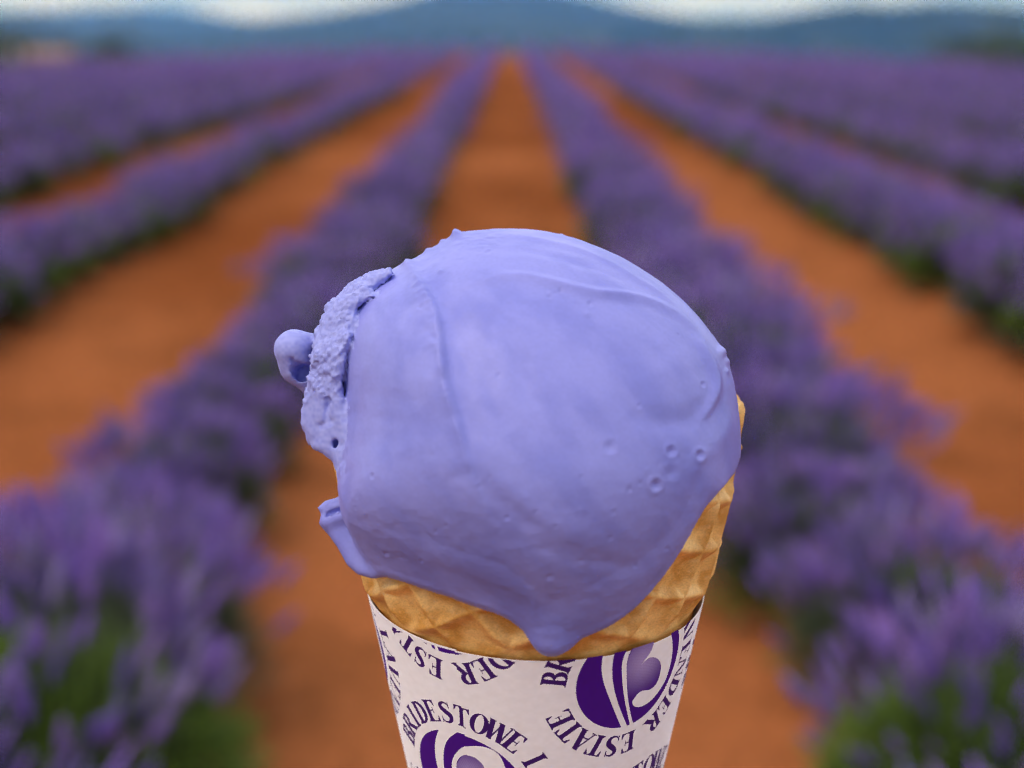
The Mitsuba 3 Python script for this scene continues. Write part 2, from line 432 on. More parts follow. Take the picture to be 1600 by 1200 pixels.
s2R = smooth_line([(0.06, -0.45), (0.19, -0.43), (0.36, -0.49), (0.46, -0.46), (0.545, -0.31), (0.555, -0.13), (0.46, 0.06), (0.32, 0.165), (0.19, 0.165), (0.105, 0.105), (0.20, 0.20), (0.275, 0.27), (0.33, 0.38), (0.34, 0.47), (0.27, 0.57), (0.15, 0.625), (0.01, 0.59), (-0.09, 0.50), (-0.16, 0.33), (-0.165, 0.12), (-0.145, -0.18), (-0.09, -0.56), (0.05, -1.10)], 140)
swoosh = Polygon(s2L + s2R).buffer(0)
core_line = Polygon([(-0.16, 0.33), (-0.165, 0.12), (-0.145, -0.18), (-0.09, -0.56), (0.0, -0.60), (0.06, -0.45), (0.30, -0.60), (0.60, -0.40), (0.65, -0.05), (0.50, 0.25), (0.40, 0.55), (0.25, 0.70), (0.0, 0.65)])
dark_art = DISC.difference(stripe1).difference(swoosh)
core_art = dark_art.intersection(core_line)
dark_art = dark_art.difference(core_line)
NUDGE = {(1, 0): np.array([-2.2, 0.6]), (1, 1): np.array([0.0, 0.8])}
LATTICE_A, E1, E2 = np.array([16.03, 153.99]), np.array([-30.3, 13.9]), np.array([2.2, -35.7])
SHEET = Polygon([(0, 0)] + [(1000 * (-H_APEX) / CA * math.sin(a), 1000 * (-H_APEX) / CA * math.cos(a)) for a in np.linspace((SEAM + 0.002) * SA, (SEAM + 2 * math.pi - 0.002) * SA, 120)])
SHEET2 = affinity.rotate(SHEET, math.degrees(2 * math.pi * SA), origin=(0, 0))      # the turn of the sheet to the left of the seam, as seen from the front


SEAM_DIR = np.array([math.sin(SEAM * SA), math.cos(SEAM * SA)])
SEAM_NORMAL = np.array([SEAM_DIR[1], -SEAM_DIR[0]])          # to the right of the seam
RIGHT_OF_SEAM = Polygon([-5 * SEAM_DIR, 300 * SEAM_DIR, 300 * SEAM_DIR + 400 * SEAM_NORMAL, -5 * SEAM_DIR + 400 * SEAM_NORMAL])
LEFT_OF_SEAM = Polygon([-5 * SEAM_DIR, 300 * SEAM_DIR, 300 * SEAM_DIR - 400 * SEAM_NORMAL, -5 * SEAM_DIR - 400 * SEAM_NORMAL])


def rolled(shape, off):
    """A flat printed shape (mm, on the unrolled sheet) as a mesh that lies on the rolled sleeve, cut where the sheet laps over itself."""
    vs, fs, lay = [], [], []
    st = 1.3
    for half, side in ((LEFT_OF_SEAM, -1), (RIGHT_OF_SEAM, 1)):
        sh = shape.intersection(half)
        if sh.is_empty:
            continue
        x0, y0, x1, y1 = sh.bounds
        for gx in np.arange(math.floor(x0 / st), math.ceil(x1 / st)):
            for gy in np.arange(math.floor(y0 / st), math.ceil(y1 / st)):
                part = sh.intersection(sbox(gx * st, gy * st, gx * st + st, gy * st + st))
                for g in getattr(part, 'geoms', [part]):
                    if g.geom_type != 'Polygon' or g.area < 1e-5:
                        continue
                    pv, pf = trimesh.creation.triangulate_polygon(g, engine='earcut')
                    fs.append(np.asarray(pf) + sum(map(len, vs)))
                    vs.append(np.asarray(pv))
                    lay.append(np.full(len(pv), side))
    if not vs:
        return None
    p, fcs, lay = np.vstack(vs), np.vstack(fs), np.concatenate(lay)
    phi, h = roll(p[:, 0], p[:, 1])
    return on_cone(phi, h, paper_off(phi + lay * 2e-4) + off), fcs, p


def lattice_emblems():
    out = []
    for i in range(-3, 4):
        for j in range(-2, 4):
            c = LATTICE_A + i * E1 + j * E2 + NUDGE.get((i, j), 0)
            phi, h = roll(c[0], c[1])
            if math.radians(-120) < phi < math.radians(120) and -0.075 < h < 0.014:
                out.append((abs(float(phi)) + max(0, -float(h) * 20), c))
    return [c for _, c in sorted(out, key=lambda o: o[0])]


def clip_sheet(s):
    return s.intersection(CLIP)


rho_top = 1000 * (-H_APEX) / CA - 0.25
CLIP = Point(0, 0).buffer(rho_top, 256)
for c in lattice_emblems():
    def place(s):
        return clip_sheet(affinity.translate(affinity.scale(s, 10.2, 10.2, origin=(0, 0)), *c))
    body = rolled(place(dark_art), 0.00004) if not place(dark_art).is_empty else None
    if body is None:
        continue
    key = put('paper_sleeve__emblem', mikit.ply((body[0], body[1]), 'ink', smooth=True))
    core = rolled(place(core_art), 0.00004) if not place(core_art).is_empty else None
    if core:
        put(key + '__screened_center', mikit.ply((core[0], core[1]), 'screened_ink', smooth=True, uv=(core[2] - c) / 10.2))
    for ch, ang in RING:
        g = clip_sheet(ring_letter(ch, ang, *c))
        if g.is_empty or g.area < 0.05:
            continue
        m = rolled(g, 0.00004)
        if m:
            put(key + '__letter', mikit.ply((m[0], m[1]), 'dark_ink', smooth=True))

# ------------------------------------------------------------------ the scoop of ice cream
SC_Q = AX_O + AX * 0.027
SC_D = np.linalg.norm(SC_Q - EYE)
EZ = (EYE - SC_Q) / SC_D
EY = np.cross(EZ, [1.0, 0, 0]); EY /= np.linalg.norm(EY)
EX = np.cross(EY, EZ)
SC_Q = SC_Q - 0.0038 * EX                              # the scoop sits a little to the left of the cone's axis
BODY = [(-2.13, 33.77), (5.33, 33.32), (13.84, 30.8), (21.23, 27.01), (27.5, 22.16), (32.15, 16.81), (34.7, 13.09), (36.16, 7.81), (36.77, 2.57), (36.9, -2.0), (36.3, -7.0), (35.0, -12.5), (32.5, -18.5), (28.5, -25.0), (22.0, -31.0), (12.0, -35.3), (1.0, -36.8), (-10.0, -35.3), (-19.0, -31.0), (-24.5, -25.0), (-27.4, -18.5), (-28.3, -12.5), (-28.2, -7.0), (-27.9, -2.0), (-27.8, 3.0), (-28.2, 7.85), (-28.6, 12.09), (-28.2, 16.88), (-27.0, 20.4), (-25.0, 23.2), (-22.6, 25.2), (-20.21, 26.5), (-17.03, 28.14), (-12.79, 30.86), (-9.07, 33.02)]
SKIRT = [(-90, 31), (-72, 31), (-65, 30), (-61, 23), (-58, 12.5), (-52.2, 10.1), (-40.2, 10.8), (-26.6, 10.5), (-11.4, 8.3), (-7.7, 7.3), (-4.0, 5.6), (-1.2, 3.3), (1.3, 2.2), (3.6, 1.7), (6.0, 1.8), (8.5, 2.4), (12.2, 4.0), (15.0, 4.6), (20.8, 5.9), (27.7, 8.0), (34.5, 11.6), (41.1, 16.8), (45.6, 21.6), (52.5, 24.3), (57.8, 25.6), (66, 26.4), (80, 27)]
LIP = [(-19.0, 25.8), (-22.8, 25.3), (-25.8, 23.7), (-28.8, 20.7), (-30.1, 18.2), (-30.9, 15.6), (-31.6, 11.6), (-31.8, 8.6), (-32.6, 6.0), (-33.6, 3.0), (-33.4, 0.7), (-32.2, -1.6), (-31.2, -3.1), (-29.9, -3.4), (-28.3, -4.6), (-27.1, -6.8), (-26.1, -8.3),
       (-24.6, -6.5), (-24.9, -2.5), (-25.6, 0.5), (-26.0, 3.5), (-26.7, 7.5), (-26.0, 10.0), (-25.2, 12.0), (-24.7, 13.5), (-24.2, 17.4), (-24.4, 19.6), (-22.5, 20.6), (-20.8, 21.2), (-22.0, 22.2), (-20.4, 23.6), (-18.8, 25.0)]
_th = np.array([math.atan2(y, x) for x, y in BODY]); _r = np.array([math.hypot(x, y) for x, y in BODY])
_o = np.argsort(_th); _th, _r = _th[_o], _r[_o]
_ta = np.linspace(-math.pi, math.pi, 721)
_ra = np.interp(_ta, _th, _r, period=2 * math.pi)
_k = np.exp(-0.5 * (np.arange(-10, 11) / 3.0) ** 2); _k /= _k.sum()
_ra = np.convolve(np.concatenate([_ra[-11:-1], _ra, _ra[1:11]]), _k, 'valid')


def z_eq(Y):
    return 3.5 - 0.245 * Y + 0.115 * (np.sqrt(Y * Y + 144.0) - 12.0)


def sd_body(X, Y, Z):
    r2 = np.hypot(X, Y)
    R = np.interp(np.arctan2(Y, X), _ta, _ra)
    dz = Z - z_eq(Y)
    rho = np.sqrt((r2 / R) ** 2 + (dz / 33.0) ** 2)
    return (rho - 1) * np.minimum(R, 33.0)


def to_cone(X, Y, Z):
    w = SC_Q + 0.001 * (X[..., None] * EX + Y[..., None] * EY + Z[..., None] * EZ)
    m = w - AX_O
    h = m @ AX
    pu, pv = m @ CU, m @ CV
    return np.arctan2(pu, pv), 1000 * h, 1000 * (np.hypot(pu, pv) - (R_RIM + TAPER * h)) * CA


_sk = np.array(SKIRT)
_sa = np.linspace(-180, 180, 1441)
_sh = np.interp(_sa, _sk[:, 0], _sk[:, 1], left=31, right=31)
_k2 = np.exp(-0.5 * (np.arange(-10, 11) / 3.5) ** 2); _k2 /= _k2.sum()
_sh = np.convolve(np.pad(_sh, 10, mode='edge'), _k2, 'valid')


def smax(a, b, k):
    return -smin(-a, -b, k)


def over_cone(X, Y, Z):
    """Where the ice cream may stand outside the wafer: a rounded melted edge along SKIRT, swelling upwards."""
    phi, h, d = to_cone(X, Y, Z)
    up = h - np.interp(np.degrees(phi), _sa, _sh) + 0.35
    u = np.clip(up / 2.6, 0, 1)
    t = 2.5 * np.sqrt(1 - (1 - u) ** 2) + np.where(up > 2.6, 0.27 * (up - 2.6), 0) + np.minimum(up, 0) + 0.8 * np.clip((np.degrees(phi) - 48) / 14, 0, 1)
    k = np.clip(0.7 * up, 1.0, 8.0) * np.clip(1 - (np.abs(np.degrees(phi)) - 28) / 30, 0.30, 1)
    return (d - t) * 0.85, k


def capsule(X, Y, Z, a, b, ra, rb):
    a, b = np.array(a, float), np.array(b, float)
    ab = b - a
    t = np.clip(((X - a[0]) * ab[0] + (Y - a[1]) * ab[1] + (Z - a[2]) * ab[2]) / (ab @ ab), 0, 1)
    return np.sqrt((X - a[0] - t * ab[0]) ** 2 + (Y - a[1] - t * ab[1]) ** 2 + (Z - a[2] - t * ab[2]) ** 2) - (ra + (rb - ra) * t)


def poly_sd(px, py, pts):
    """Signed distance (mm) to a closed outline, negative inside."""
    p = np.array(pts, float)
    d, inside = np.full(px.shape, 1e9), np.zeros(px.shape, bool)
    for (x0, y0), (x1, y1) in zip(p, np.roll(p, -1, 0)):
        ex_, ey_ = x1 - x0, y1 - y0
        t = np.clip(((px - x0) * ex_ + (py - y0) * ey_) / (ex_ * ex_ + ey_ * ey_ + 1e-12), 0, 1)
        d = np.minimum(d, np.hypot(px - x0 - t * ex_, py - y0 - t * ey_))
        if abs(ey_) > 1e-9:
            inside ^= ((y0 > py) != (y1 > py)) & (px < x0 + ex_ * (py - y0) / ey_)
    return np.where(inside, -d, d)


def scoop_field(X, Y, Z):
    """Signed distance of the whole scoop, and which piece each place belongs to (0 body, 1 crust, 2 curl, 3 lobe, 4 flap, 5 drip)."""
    P = np.stack([X, Y, Z], -1)
    body = sd_body(X, Y, Z)
    over, k_edge = over_cone(X, Y, Z)
    d = smax(body, over, k_edge)
    which = np.zeros(X.shape, np.int8)
    drip = capsule(X, Y, Z, (5.4, -27.5, 22.6), (5.8, -30.9, 22.0), 2.5, 2.75)
    d = smin(d, drip, 2.4)
    which[drip < 1.0] = 5
    # the frosty crust pushed out at the left
    g = poly_sd(X + 0.9 * (meshkit.noise(P / 1.2, 61) - 0.5), Y + 0.9 * (meshkit.noise(P / 1.2, 62) - 0.5), LIP)
    icy = np.clip((Y - 3.0) / 5.0, 0, 1)
    yk = [-9, 0, 12, 20, 26]
    zl = np.interp(Y, yk, [14.2, 14.8, 16.4, 14.2, 11.6]) + 0.50 * (X - np.interp(Y, yk, [-25, -26, -25.2, -23.5, -19]))
    rough = icy * (0.45 * (meshkit.noise(P / 0.95, 63) - 0.5) + 0.40 * (meshkit.noise(P / 0.5, 64) - 0.5) + 0.6 * (meshkit.noise(P / 3.0, 65) - 0.5)) + 0.4 * (meshkit.noise(P / 2.5, 68) - 0.5)
    thick = np.abs(Z - zl) - 2.3
    ga, ta = g + 1.3, thick + 1.3
    crust = np.hypot(np.maximum(ga, 0), np.maximum(ta, 0)) + np.minimum(np.maximum(ga, ta), 0) - 1.3 - rough
    which[(crust < d + 0.25) & (g < 0.8)] = 1
    which[(which == 1) & (icy < 0.25)] = 3
    d = smin(d, crust, np.where(icy > 0.5, 0.35, 1.6))
    # curl
    curl = capsule(X, Y, Z, (-35.2, 13.2, 9.5), (-34.6, 10.6, 8.5), 3.0, 2.8)
    curl = smin(curl, capsule(X, Y, Z, (-34.6, 10.6, 8.0), (-30.5, 5.6, 6.0), 2.6, 1.8), 1.2)
    curl = smin(curl, capsule(X, Y, Z, (-35.0, 14.2, 9.0), (-29.5, 14.4, 8.0), 1.7, 1.5), 1.5)
    curl = curl - 0.10 * (meshkit.noise(P / 1.1, 66) - 0.5)
    hole = np.minimum(capsule(X, Y, Z, (-34.2, 10.0, 13.0), (-33.4, 9.2, 7.2), 1.25, 1.7), capsule(X, Y, Z, (-32.5, 10.6, 13.0), (-32.0, 9.6, 7.0), 0.9, 1.2))
    hole = np.minimum(hole, capsule(X, Y, Z, (-35.2, 11.6, 12.4), (-34.6, 11.2, 11.0), 0.45, 0.35))
    curl = np.maximum(curl, -hole + 0.5 * (meshkit.noise(P / 0.7, 67) - 0.5))
    which[curl < np.minimum(d, 0.6)] = 2
    d = smin(d, curl, 0.9)
    # dark hollows where the smooth lower lip folds against the body
    pit = np.minimum(capsule(X, Y, Z, (-27.7, -1.9, 18.0), (-27.2, -2.0, 13.6), 0.80, 0.7), capsule(X, Y, Z, (-29.8, 1.0, 15.6), (-28.0, 1.7, 16.4), 0.55, 0.45))
    pit = np.minimum(pit, capsule(X, Y, Z, (-28.4, 5.0, 16.0), (-28.9, 1.8, 15.9), 0.55, 0.5))
    d = np.maximum(d, -pit - 0.7 * (meshkit.noise(P / 1.0, 69) - 0.5))
    # torn flap
    fl = poly_sd(X, Y, [(-23.0, -7.6), (-25.6, -8.8), (-28.0, -10.5), (-29.9, -11.0), (-31.2, -12.2), (-30.5, -13.0), (-30.9, -14.7), (-29.2, -16.4), (-27.6, -18.4), (-26.0, -21.0), (-24.2, -22.4), (-21.5, -23.0), (-18.0, -22.0), (-19.0, -17.0), (-21.5, -12.0)])
    zmid = 9.5 + 0.42 * (X + 30) + 0.10 * (-12 - Y)
    sheet = np.abs(Z - zmid) - 1.5
    a, b = np.maximum(fl + 1.3, 0), np.maximum(sheet + 1.3, 0)
    flap = np.hypot(a, b) + np.minimum(np.maximum(fl + 1.3, sheet + 1.3), 0) - 1.3
    flap = smin(flap, capsule(X, Y, Z, (-29.2, -14.2, 11.2), (-23.5, -12.4, 13.6), 0.9, 1.0), 1.2)
    slit = capsule(X, Y, Z, (-29.0, -13.2, 11.4), (-24.6, -11.7, 12.9), 0.60, 0.50)
    flap = np.maximum(flap, -slit - 0.5 * (meshkit.noise(P / 1.3, 70) - 0.5))
    which[flap < np.minimum(d, 0.8)] = 4
    d = smin(d, flap, 0.8)
    return d, which


def surface_net(lo, hi, step, fn):
    """Dual contouring without sharp edges: one vertex per cell that the surface crosses, one quad per crossed edge."""
    ax = [np.arange(a, b, step) for a, b in zip(lo, hi)]
    nx, ny, nz = map(len, ax)
    # coarse pass, to evaluate finely only near the surface
    cs = 5
    cg = np.meshgrid(*[a[::cs] for a in ax], indexing='ij')
    cd, _ = fn(*cg)
    near = np.abs(cd) < step * cs * 3.0 + 2.5
    D = np.repeat(np.repeat(np.repeat(np.where(near, np.nan, cd), cs, 0), cs, 1), cs, 2)[:nx, :ny, :nz]
    W = np.zeros(D.shape, np.int8)
    idx = np.nonzero(np.isnan(D))
    for s in range(0, len(idx[0]), 1_500_000):
        i = tuple(k[s:s + 1_500_000] for k in idx)
        D[i], W[i] = fn(ax[0][i[0]], ax[1][i[1]], ax[2][i[2]])
    S = D < 0
    corners = [(a, b, c) for a in (0, 1) for b in (0, 1) for c in (0, 1)]
    sl = lambda A, o: A[o[0]:nx - 1 + o[0], o[1]:ny - 1 + o[1], o[2]:nz - 1 + o[2]]
    cnt = sum(sl(S, o).astype(np.int8) for o in corners)
    act = (cnt > 0) & (cnt < 8)
    ci = np.stack(np.nonzero(act), -1)
    vid = np.full(act.shape, -1, np.int64)
    vid[act] = np.arange(len(ci))
    vals = np.stack([D[ci[:, 0] + o[0], ci[:, 1] + o[1], ci[:, 2] + o[2]] for o in corners], -1)
    acc, num = np.zeros((len(ci), 3)), np.zeros(len(ci))
    for p in range(8):
        for q in range(p + 1, 8):
            if sum(a != b for a, b in zip(corners[p], corners[q])) != 1:
                continue
            x = (vals[:, p] < 0) != (vals[:, q] < 0)
            t = np.where(x, vals[:, p] / np.where(x, vals[:, p] - vals[:, q], 1), 0)[:, None]
            acc += np.where(x[:, None], np.array(corners[p]) * (1 - t) + np.array(corners[q]) * t, 0)
            num += x
    V = np.array(lo) + (ci + acc / num[:, None]) * step
    wv = W[ci[:, 0], ci[:, 1], ci[:, 2]]
    F = []
    for axis in range(3):
        o = [0, 0, 0]; o[axis] = 1
        A = S[:nx - 1, :ny - 1, :nz - 1]
        B = S[o[0]:nx - 1 + o[0], o[1]:ny - 1 + o[1], o[2]:nz - 1 + o[2]]
        e = np.stack(np.nonzero(A != B), -1)
        b, c = (axis + 1) % 3, (axis + 2) % 3
        e = e[(e[:, b] > 0) & (e[:, c] > 0)]
        inside = A[e[:, 0], e[:, 1], e[:, 2]]
        ub, uc = np.eye(3, dtype=int)[b], np.eye(3, dtype=int)[c]
        g = lambda k: vid[k[:, 0], k[:, 1], k[:, 2]]
        q = np.stack([g(e), g(e - ub), g(e - ub - uc), g(e - uc)], -1)
        q[~inside] = q[~inside][:, ::-1]
        F.append(q)
    F = np.concatenate(F)
    return V, F[(F >= 0).all(1)], wv


SV, SF4, SW = surface_net((-41, -38, -30), (41, 37.5, 45), 0.34, scoop_field)
SFT = np.vstack([SF4[:, [0, 1, 2]], SF4[:, [0, 2, 3]]])


def vertex_normals(v, f):
    n = np.zeros_like(v)
    fn_ = np.cross(v[f[:, 1]] - v[f[:, 0]], v[f[:, 2]] - v[f[:, 0]])
    for k in range(3):
        np.add.at(n, f[:, k], fn_)
    return n / (np.linalg.norm(n, axis=1, keepdims=True) + 1e-20)


import scipy.sparse as sp
_e = np.vstack([SFT[:, [0, 1]], SFT[:, [1, 2]], SFT[:, [2, 0]]])
_A = sp.coo_matrix((np.ones(len(_e) * 2), (np.r_[_e[:, 0], _e[:, 1]], np.r_[_e[:, 1], _e[:, 0]])), shape=(len(SV),) * 2).tocsr()
_A.data[:] = 1
_A = sp.diags(1 / np.maximum(np.asarray(_A.sum(1)).ravel(), 1)) @ _A
for it in range(8):                                   # taubin smoothing: takes the grid's steps off
    for lam in (0.5, -0.52):
        keep = np.where(SW == 1, 0.35, 1.0)[:, None]
        SV = SV + keep * lam * (_A @ SV - SV)
SN = vertex_normals(SV, SFT)


def polyline_near(P, pts):
    """Distance to a line on the front of the scoop, signed (left of its direction positive), and the place along it from 0 to 1."""
    p = np.array(pts, float)
    d, sgn, along = np.full(len(P), 1e9), np.ones(len(P)), np.zeros(len(P))
    L = np.concatenate([[0], np.cumsum(np.linalg.norm(np.diff(p, axis=0), axis=1))])
    for k in range(len(p) - 1):
        e = p[k + 1] - p[k]
        q = P - p[k]
        t = np.clip(q @ e / (e @ e), 0, 1)
        dd = np.linalg.norm(q - t[:, None] * e, axis=1)
        m = dd < d
        d[m] = dd[m]
        sgn[m] = np.sign(e[0] * q[m, 1] - e[1] * q[m, 0])
        along[m] = (L[k] + t[m] * (L[k + 1] - L[k])) / L[-1]
    return d, sgn, along


def smooth_pts(p, n=60):
    return np.array(smooth_line(p, n))


XY = SV[:, :2]
front = np.clip((SV[:, 2] - z_eq(SV[:, 1])) / 4 + 0.6, 0, 1) * (SW != 1) * (SW != 2) * (SW != 4)
disp = np.zeros(len(SV))


def line_relief(pts, amp, width, step=0.0, taper=True):
    """A raised or sunk line; step: the left side stands higher, falling off away from the line."""
    global disp
    amp, step = 1.15 * amp, 1.30 * step
    d, s, t = polyline_near(XY, smooth_pts(pts))
    w = np.sin(np.pi * np.clip(t * 0.96 + 0.02, 0, 1)) ** 0.6 if taper else 1.0
    wob = 0.75 + 0.5 * meshkit.noise(np.c_[XY / 2.3, 0 * d + amp], 71)
    disp = disp + front * w * amp * wob * np.exp(-(d / width) ** 2)
    if step:
        side = 1 / (1 + np.exp(s * d / 0.17))
        disp = disp + front * w * step * wob * side * np.exp(-np.maximum(-s * d, 0) / 5.0)


crease = [(-16.5, 27.06), (-14.78, 24.62), (-12.9, 21.94), (-10.7, 17.62), (-9.66, 12.62), (-8.69, 6.89), (-7.35, 2.72), (-6.22, -1.41), (-5.0, -5.49)]
line_relief(crease, 0.26, 0.7, 1.30)
line_relief([(-6.8, 1.0), (-5.0, -5.49), (-2.27, -8.66), (1.36, -11.83), (5.46, -14.87), (10.09, -16.99), (15.93, -19.05)], -0.24, 1.5)
line_relief([(-4.5, -2.5), (-2.3, -7.0), (2.0, -10.3), (6.5, -13.2), (12, -15.5)], 0.18, 2.0)
line_relief([(0.0, -14.61), (4.57, -16.74), (9.18, -18.11), (14.95, -19.37), (20.19, -19.74)], -0.20, 1.2)
line_relief([(0.0, 13.0), (1.39, 9.2), (2.58, 5.94), (3.48, 2.71)], -0.22, 1.9)
line_relief([(-1.2, 13.0), (-0.1, 9.0), (1.2, 5.5)], 0.08, 0.9)
line_relief([(-4.18, 10.63), (-2.3, 5.01), (0.0, -0.49)], -0.16, 1.6)
line_relief([(-4.33, 22.57), (1.93, 23.41), (7.71, 22.02), (12.56, 20.91), (18.08, 20.67), (22.73, 19.71), (26.88, 17.37), (29.95, 14.42)], 0.46, 0.75, -0.30)
line_relief([(-6.08, 30.62), (0.0, 31.34), (6.06, 30.14), (13.11, 27.87), (19.07, 24.54), (24.12, 21.35), (28.5, 16.45)], 0.32, 0.6)
line_relief([(-3.95, 27.61), (2.97, 27.97), (9.87, 26.11), (15.84, 24.2), (20.84, 21.78)], -0.16, 0.7)
line_relief([(28.72, 14.31), (30.46, 11.82), (31.41, 9.34), (31.44, 6.83), (30.09, 3.84), (28.67, 1.88)], 0.66, 0.85, -0.25)
line_relief([(34.99, 3.48), (33.44, 0.65), (31.14, -1.5), (27.84, -4.36), (24.77, -8.13)], 0.22, 1.6)
line_relief([(17.21, 3.22), (22.58, 1.37), (27.81, 2.36), (32.56, 4.89)], -0.35, 1.8)
line_relief([(-9.6, 19.62), (-6.52, 10.66), (-5.51, 3.17)], -0.20, 1.2)
line_relief([(-23.02, 5.23), (-21.52, 10.95), (-19.27, 16.81), (-16.8, 22.18)], 0.18, 1.0)
line_relief([(-19.86, 3.27), (-18.94, 9.9), (-16.77, 16.72), (-14.73, 22.05)], -0.14, 1.2)
line_relief([(-22.87, -19.85), (-15.29, -19.62), (-7.59, -21.83), (0.0, -24.68), (6.67, -25.73), (14.23, -23.75)], -0.16, 1.5)
line_relief([(-26.4, -3.0), (-26.2, -8.0), (-25.0, -13.0), (-23.6, -17.5), (-21.0, -20.0)], 0.25, 0.8)
for (x, y), r, dep in (((14.37, -2.16), 0.85, 0.22), ((23.55, -2.86), 0.7, 0.42), ((28.02, -3.49), 0.65, 0.50), ((21.1, -7.72), 0.75, 0.62), ((18.44, -19.71), 0.35, 0.3), ((-3.66, 27.97), 0.4, 0.25), ((23.5, -6.0), 1.0, 0.2), ((-12.0, 20.4), 0.5, 0.3), ((-13.2, 18.0), 0.4, 0.25)):
    d = np.hypot(XY[:, 0] - x, XY[:, 1] - y)
    disp += front * (-dep * np.exp(-(d / (r * 0.72)) ** 2) + 0.26 * dep * np.exp(-((d - r * 1.45) / (0.45 * r)) ** 2))
for x, y, r, a in ((11.42, 17.56, 0.45, 0.22), (-9.09, 32.0, 0.75, 1.2), (33.7, 12.87, 0.9, 0.6), (34.6, 11.3, 0.6, 0.4), (34.2, 9.6, 0.4, 0.3), (-16.38, 26.55, 1.1, 0.9), (-10.82, 24.54, 0.35, 0.4), (-14.0, 29.8, 0.5, 0.4), (8.2, 33.0, 0.4, 0.4), (-11.5, 31.2, 0.5, 0.35)):
    disp += a * np.exp(-(((XY[:, 0] - x) ** 2 + (XY[:, 1] - y) ** 2) / r ** 2)) * (SV[:, 2] > -8)
P = SV
grain = np.exp(-(polyline_near(XY, [(-15.5, 26.5), (-13.6, 22.0), (-12.0, 17.6), (-10.9, 12.0)])[0] / 1.7) ** 2)
grain = np.maximum(grain, 1.3 * np.exp(-(polyline_near(XY, [(-26.2, 2.5), (-26.0, -2.0), (-25.9, -6.0)])[0] / 1.0) ** 2))
disp += front * grain * (0.42 * (meshkit.noise(P / 1.1, 81) - 0.5) + 0.22 * (meshkit.noise(P / 0.55, 82) - 0.5))
under = np.clip((-2 - P[:, 1]) / 10, 0, 1)                 # the underside keeps the pitted grain left by the scoop
disp += front * (0.08 + 0.10 * under) * (meshkit.fbm(P * [0.55, 0.9, 0.55], 3, 83) - 0.5)
disp += front * under * 0.05 * (meshkit.noise(P / 0.8, 84) - 0.5)
disp += front * 0.55 * (meshkit.fbm(P / 11.0, 3, 85) - 0.5)
disp += front * 0.06 * (meshkit.fbm(np.c_[P[:, 0] * 0.42 + P[:, 1] * 0.10, P[:, 1] * 0.10, P[:, 2] * 0.2], 3, 86) - 0.5) * np.clip((14 - P[:, 0]) / 10, 0.2, 1)
g_ = np.random.default_rng(17)
for _ in range(110):                                       # pores and little air holes, most of them low down and towards the right
    x, y, rr = g_.uniform(-24, 30), g_.uniform(-25, 24), 0.16 + 0.22 * g_.random() ** 2
    if g_.random() > 0.30 + 0.7 * (y < -3):
        continue
    near_ = (np.abs(XY[:, 0] - x) < 1.5) & (np.abs(XY[:, 1] - y) < 1.5)
    d = np.hypot(XY[near_, 0] - x, XY[near_, 1] - y)
    disp[near_] += front[near_] * (-0.30 * rr * np.exp(-(d / rr) ** 2) * 2.2 + 0.12 * rr * np.exp(-((d - 1.7 * rr) / (0.6 * rr)) ** 2))
top_frost = np.clip((P[:, 1] - 25) / 5, 0, 1) * np.clip((2 - P[:, 0]) / 6, 0, 1)
disp += 0.22 * top_frost * (meshkit.noise(P / 0.8, 87) - 0.5)
crust_v = (SW == 1) * 1.0
cell = meshkit.noise(P / 0.62, 88)
disp += crust_v * (np.clip((P[:, 1] - 2) / 5, 0.05, 1) * (0.42 * (np.abs(2 * cell - 1) ** 0.7 - 0.5) + 0.40 * (meshkit.noise(P / 1.35, 89) - 0.5) + 0.30 * (meshkit.noise(P / 0.36, 90) - 0.5)))
SV = SV + disp[:, None] * SN
SN = vertex_normals(SV, SFT)
WV = SC_Q + 0.001 * (SV[:, :1] * EX + SV[:, 1:2] * EY + SV[:, 2:] * EZ)
WN = SN[:, :1] * EX + SN[:, 1:2] * EY + SN[:, 2:] * EZ
face_kind = np.max(SW[SFT], axis=1)
PIECES = [('body', 'ice_cream', None), ('frosty_crust', 'frosty_ice_cream', 'rough crust of ice crystals standing out at the upper left'), ('curl', 'frosty_ice_cream', 'round curled nub with holes under it at the far left'),
          ('lobe', 'frosty_ice_cream', 'smooth lobe hanging below the crust'), ('torn_flap', 'ice_cream', 'torn flap folded outwards at the lower left'), ('drip', 'ice_cream', 'rounded drip running down over the waffle')]
labels['ice_cream_scoop'] = {'label': 'large scoop of smooth lavender purple ice cream melting over a waffle cone', 'category': 'ice cream'}
for k, (name, mat, lab) in enumerate(PIECES):
    sel = SFT[face_kind == k]
    if not len(sel):
        continue
    use, inv = np.unique(sel, return_inverse=True)
    path = meshkit.write_ply((WV[use], inv.reshape(-1, 3)), normals=WN[use])
    put('ice_cream_scoop__' + name, {'type': 'ply', 'filename': path, 'face_normals': False, 'bsdf': {'type': 'ref', 'id': mat}}, lab)


# ------------------------------------------------------------------ lavender
def frames(dirs):
    a = np.cross(dirs, np.where(np.abs(dirs[:, 2:]) < 0.9, [0, 0, 1.0], [1.0, 0, 0]))
    a /= np.linalg.norm(a, axis=1, keepdims=True)
    return a, np.cross(dirs, a)


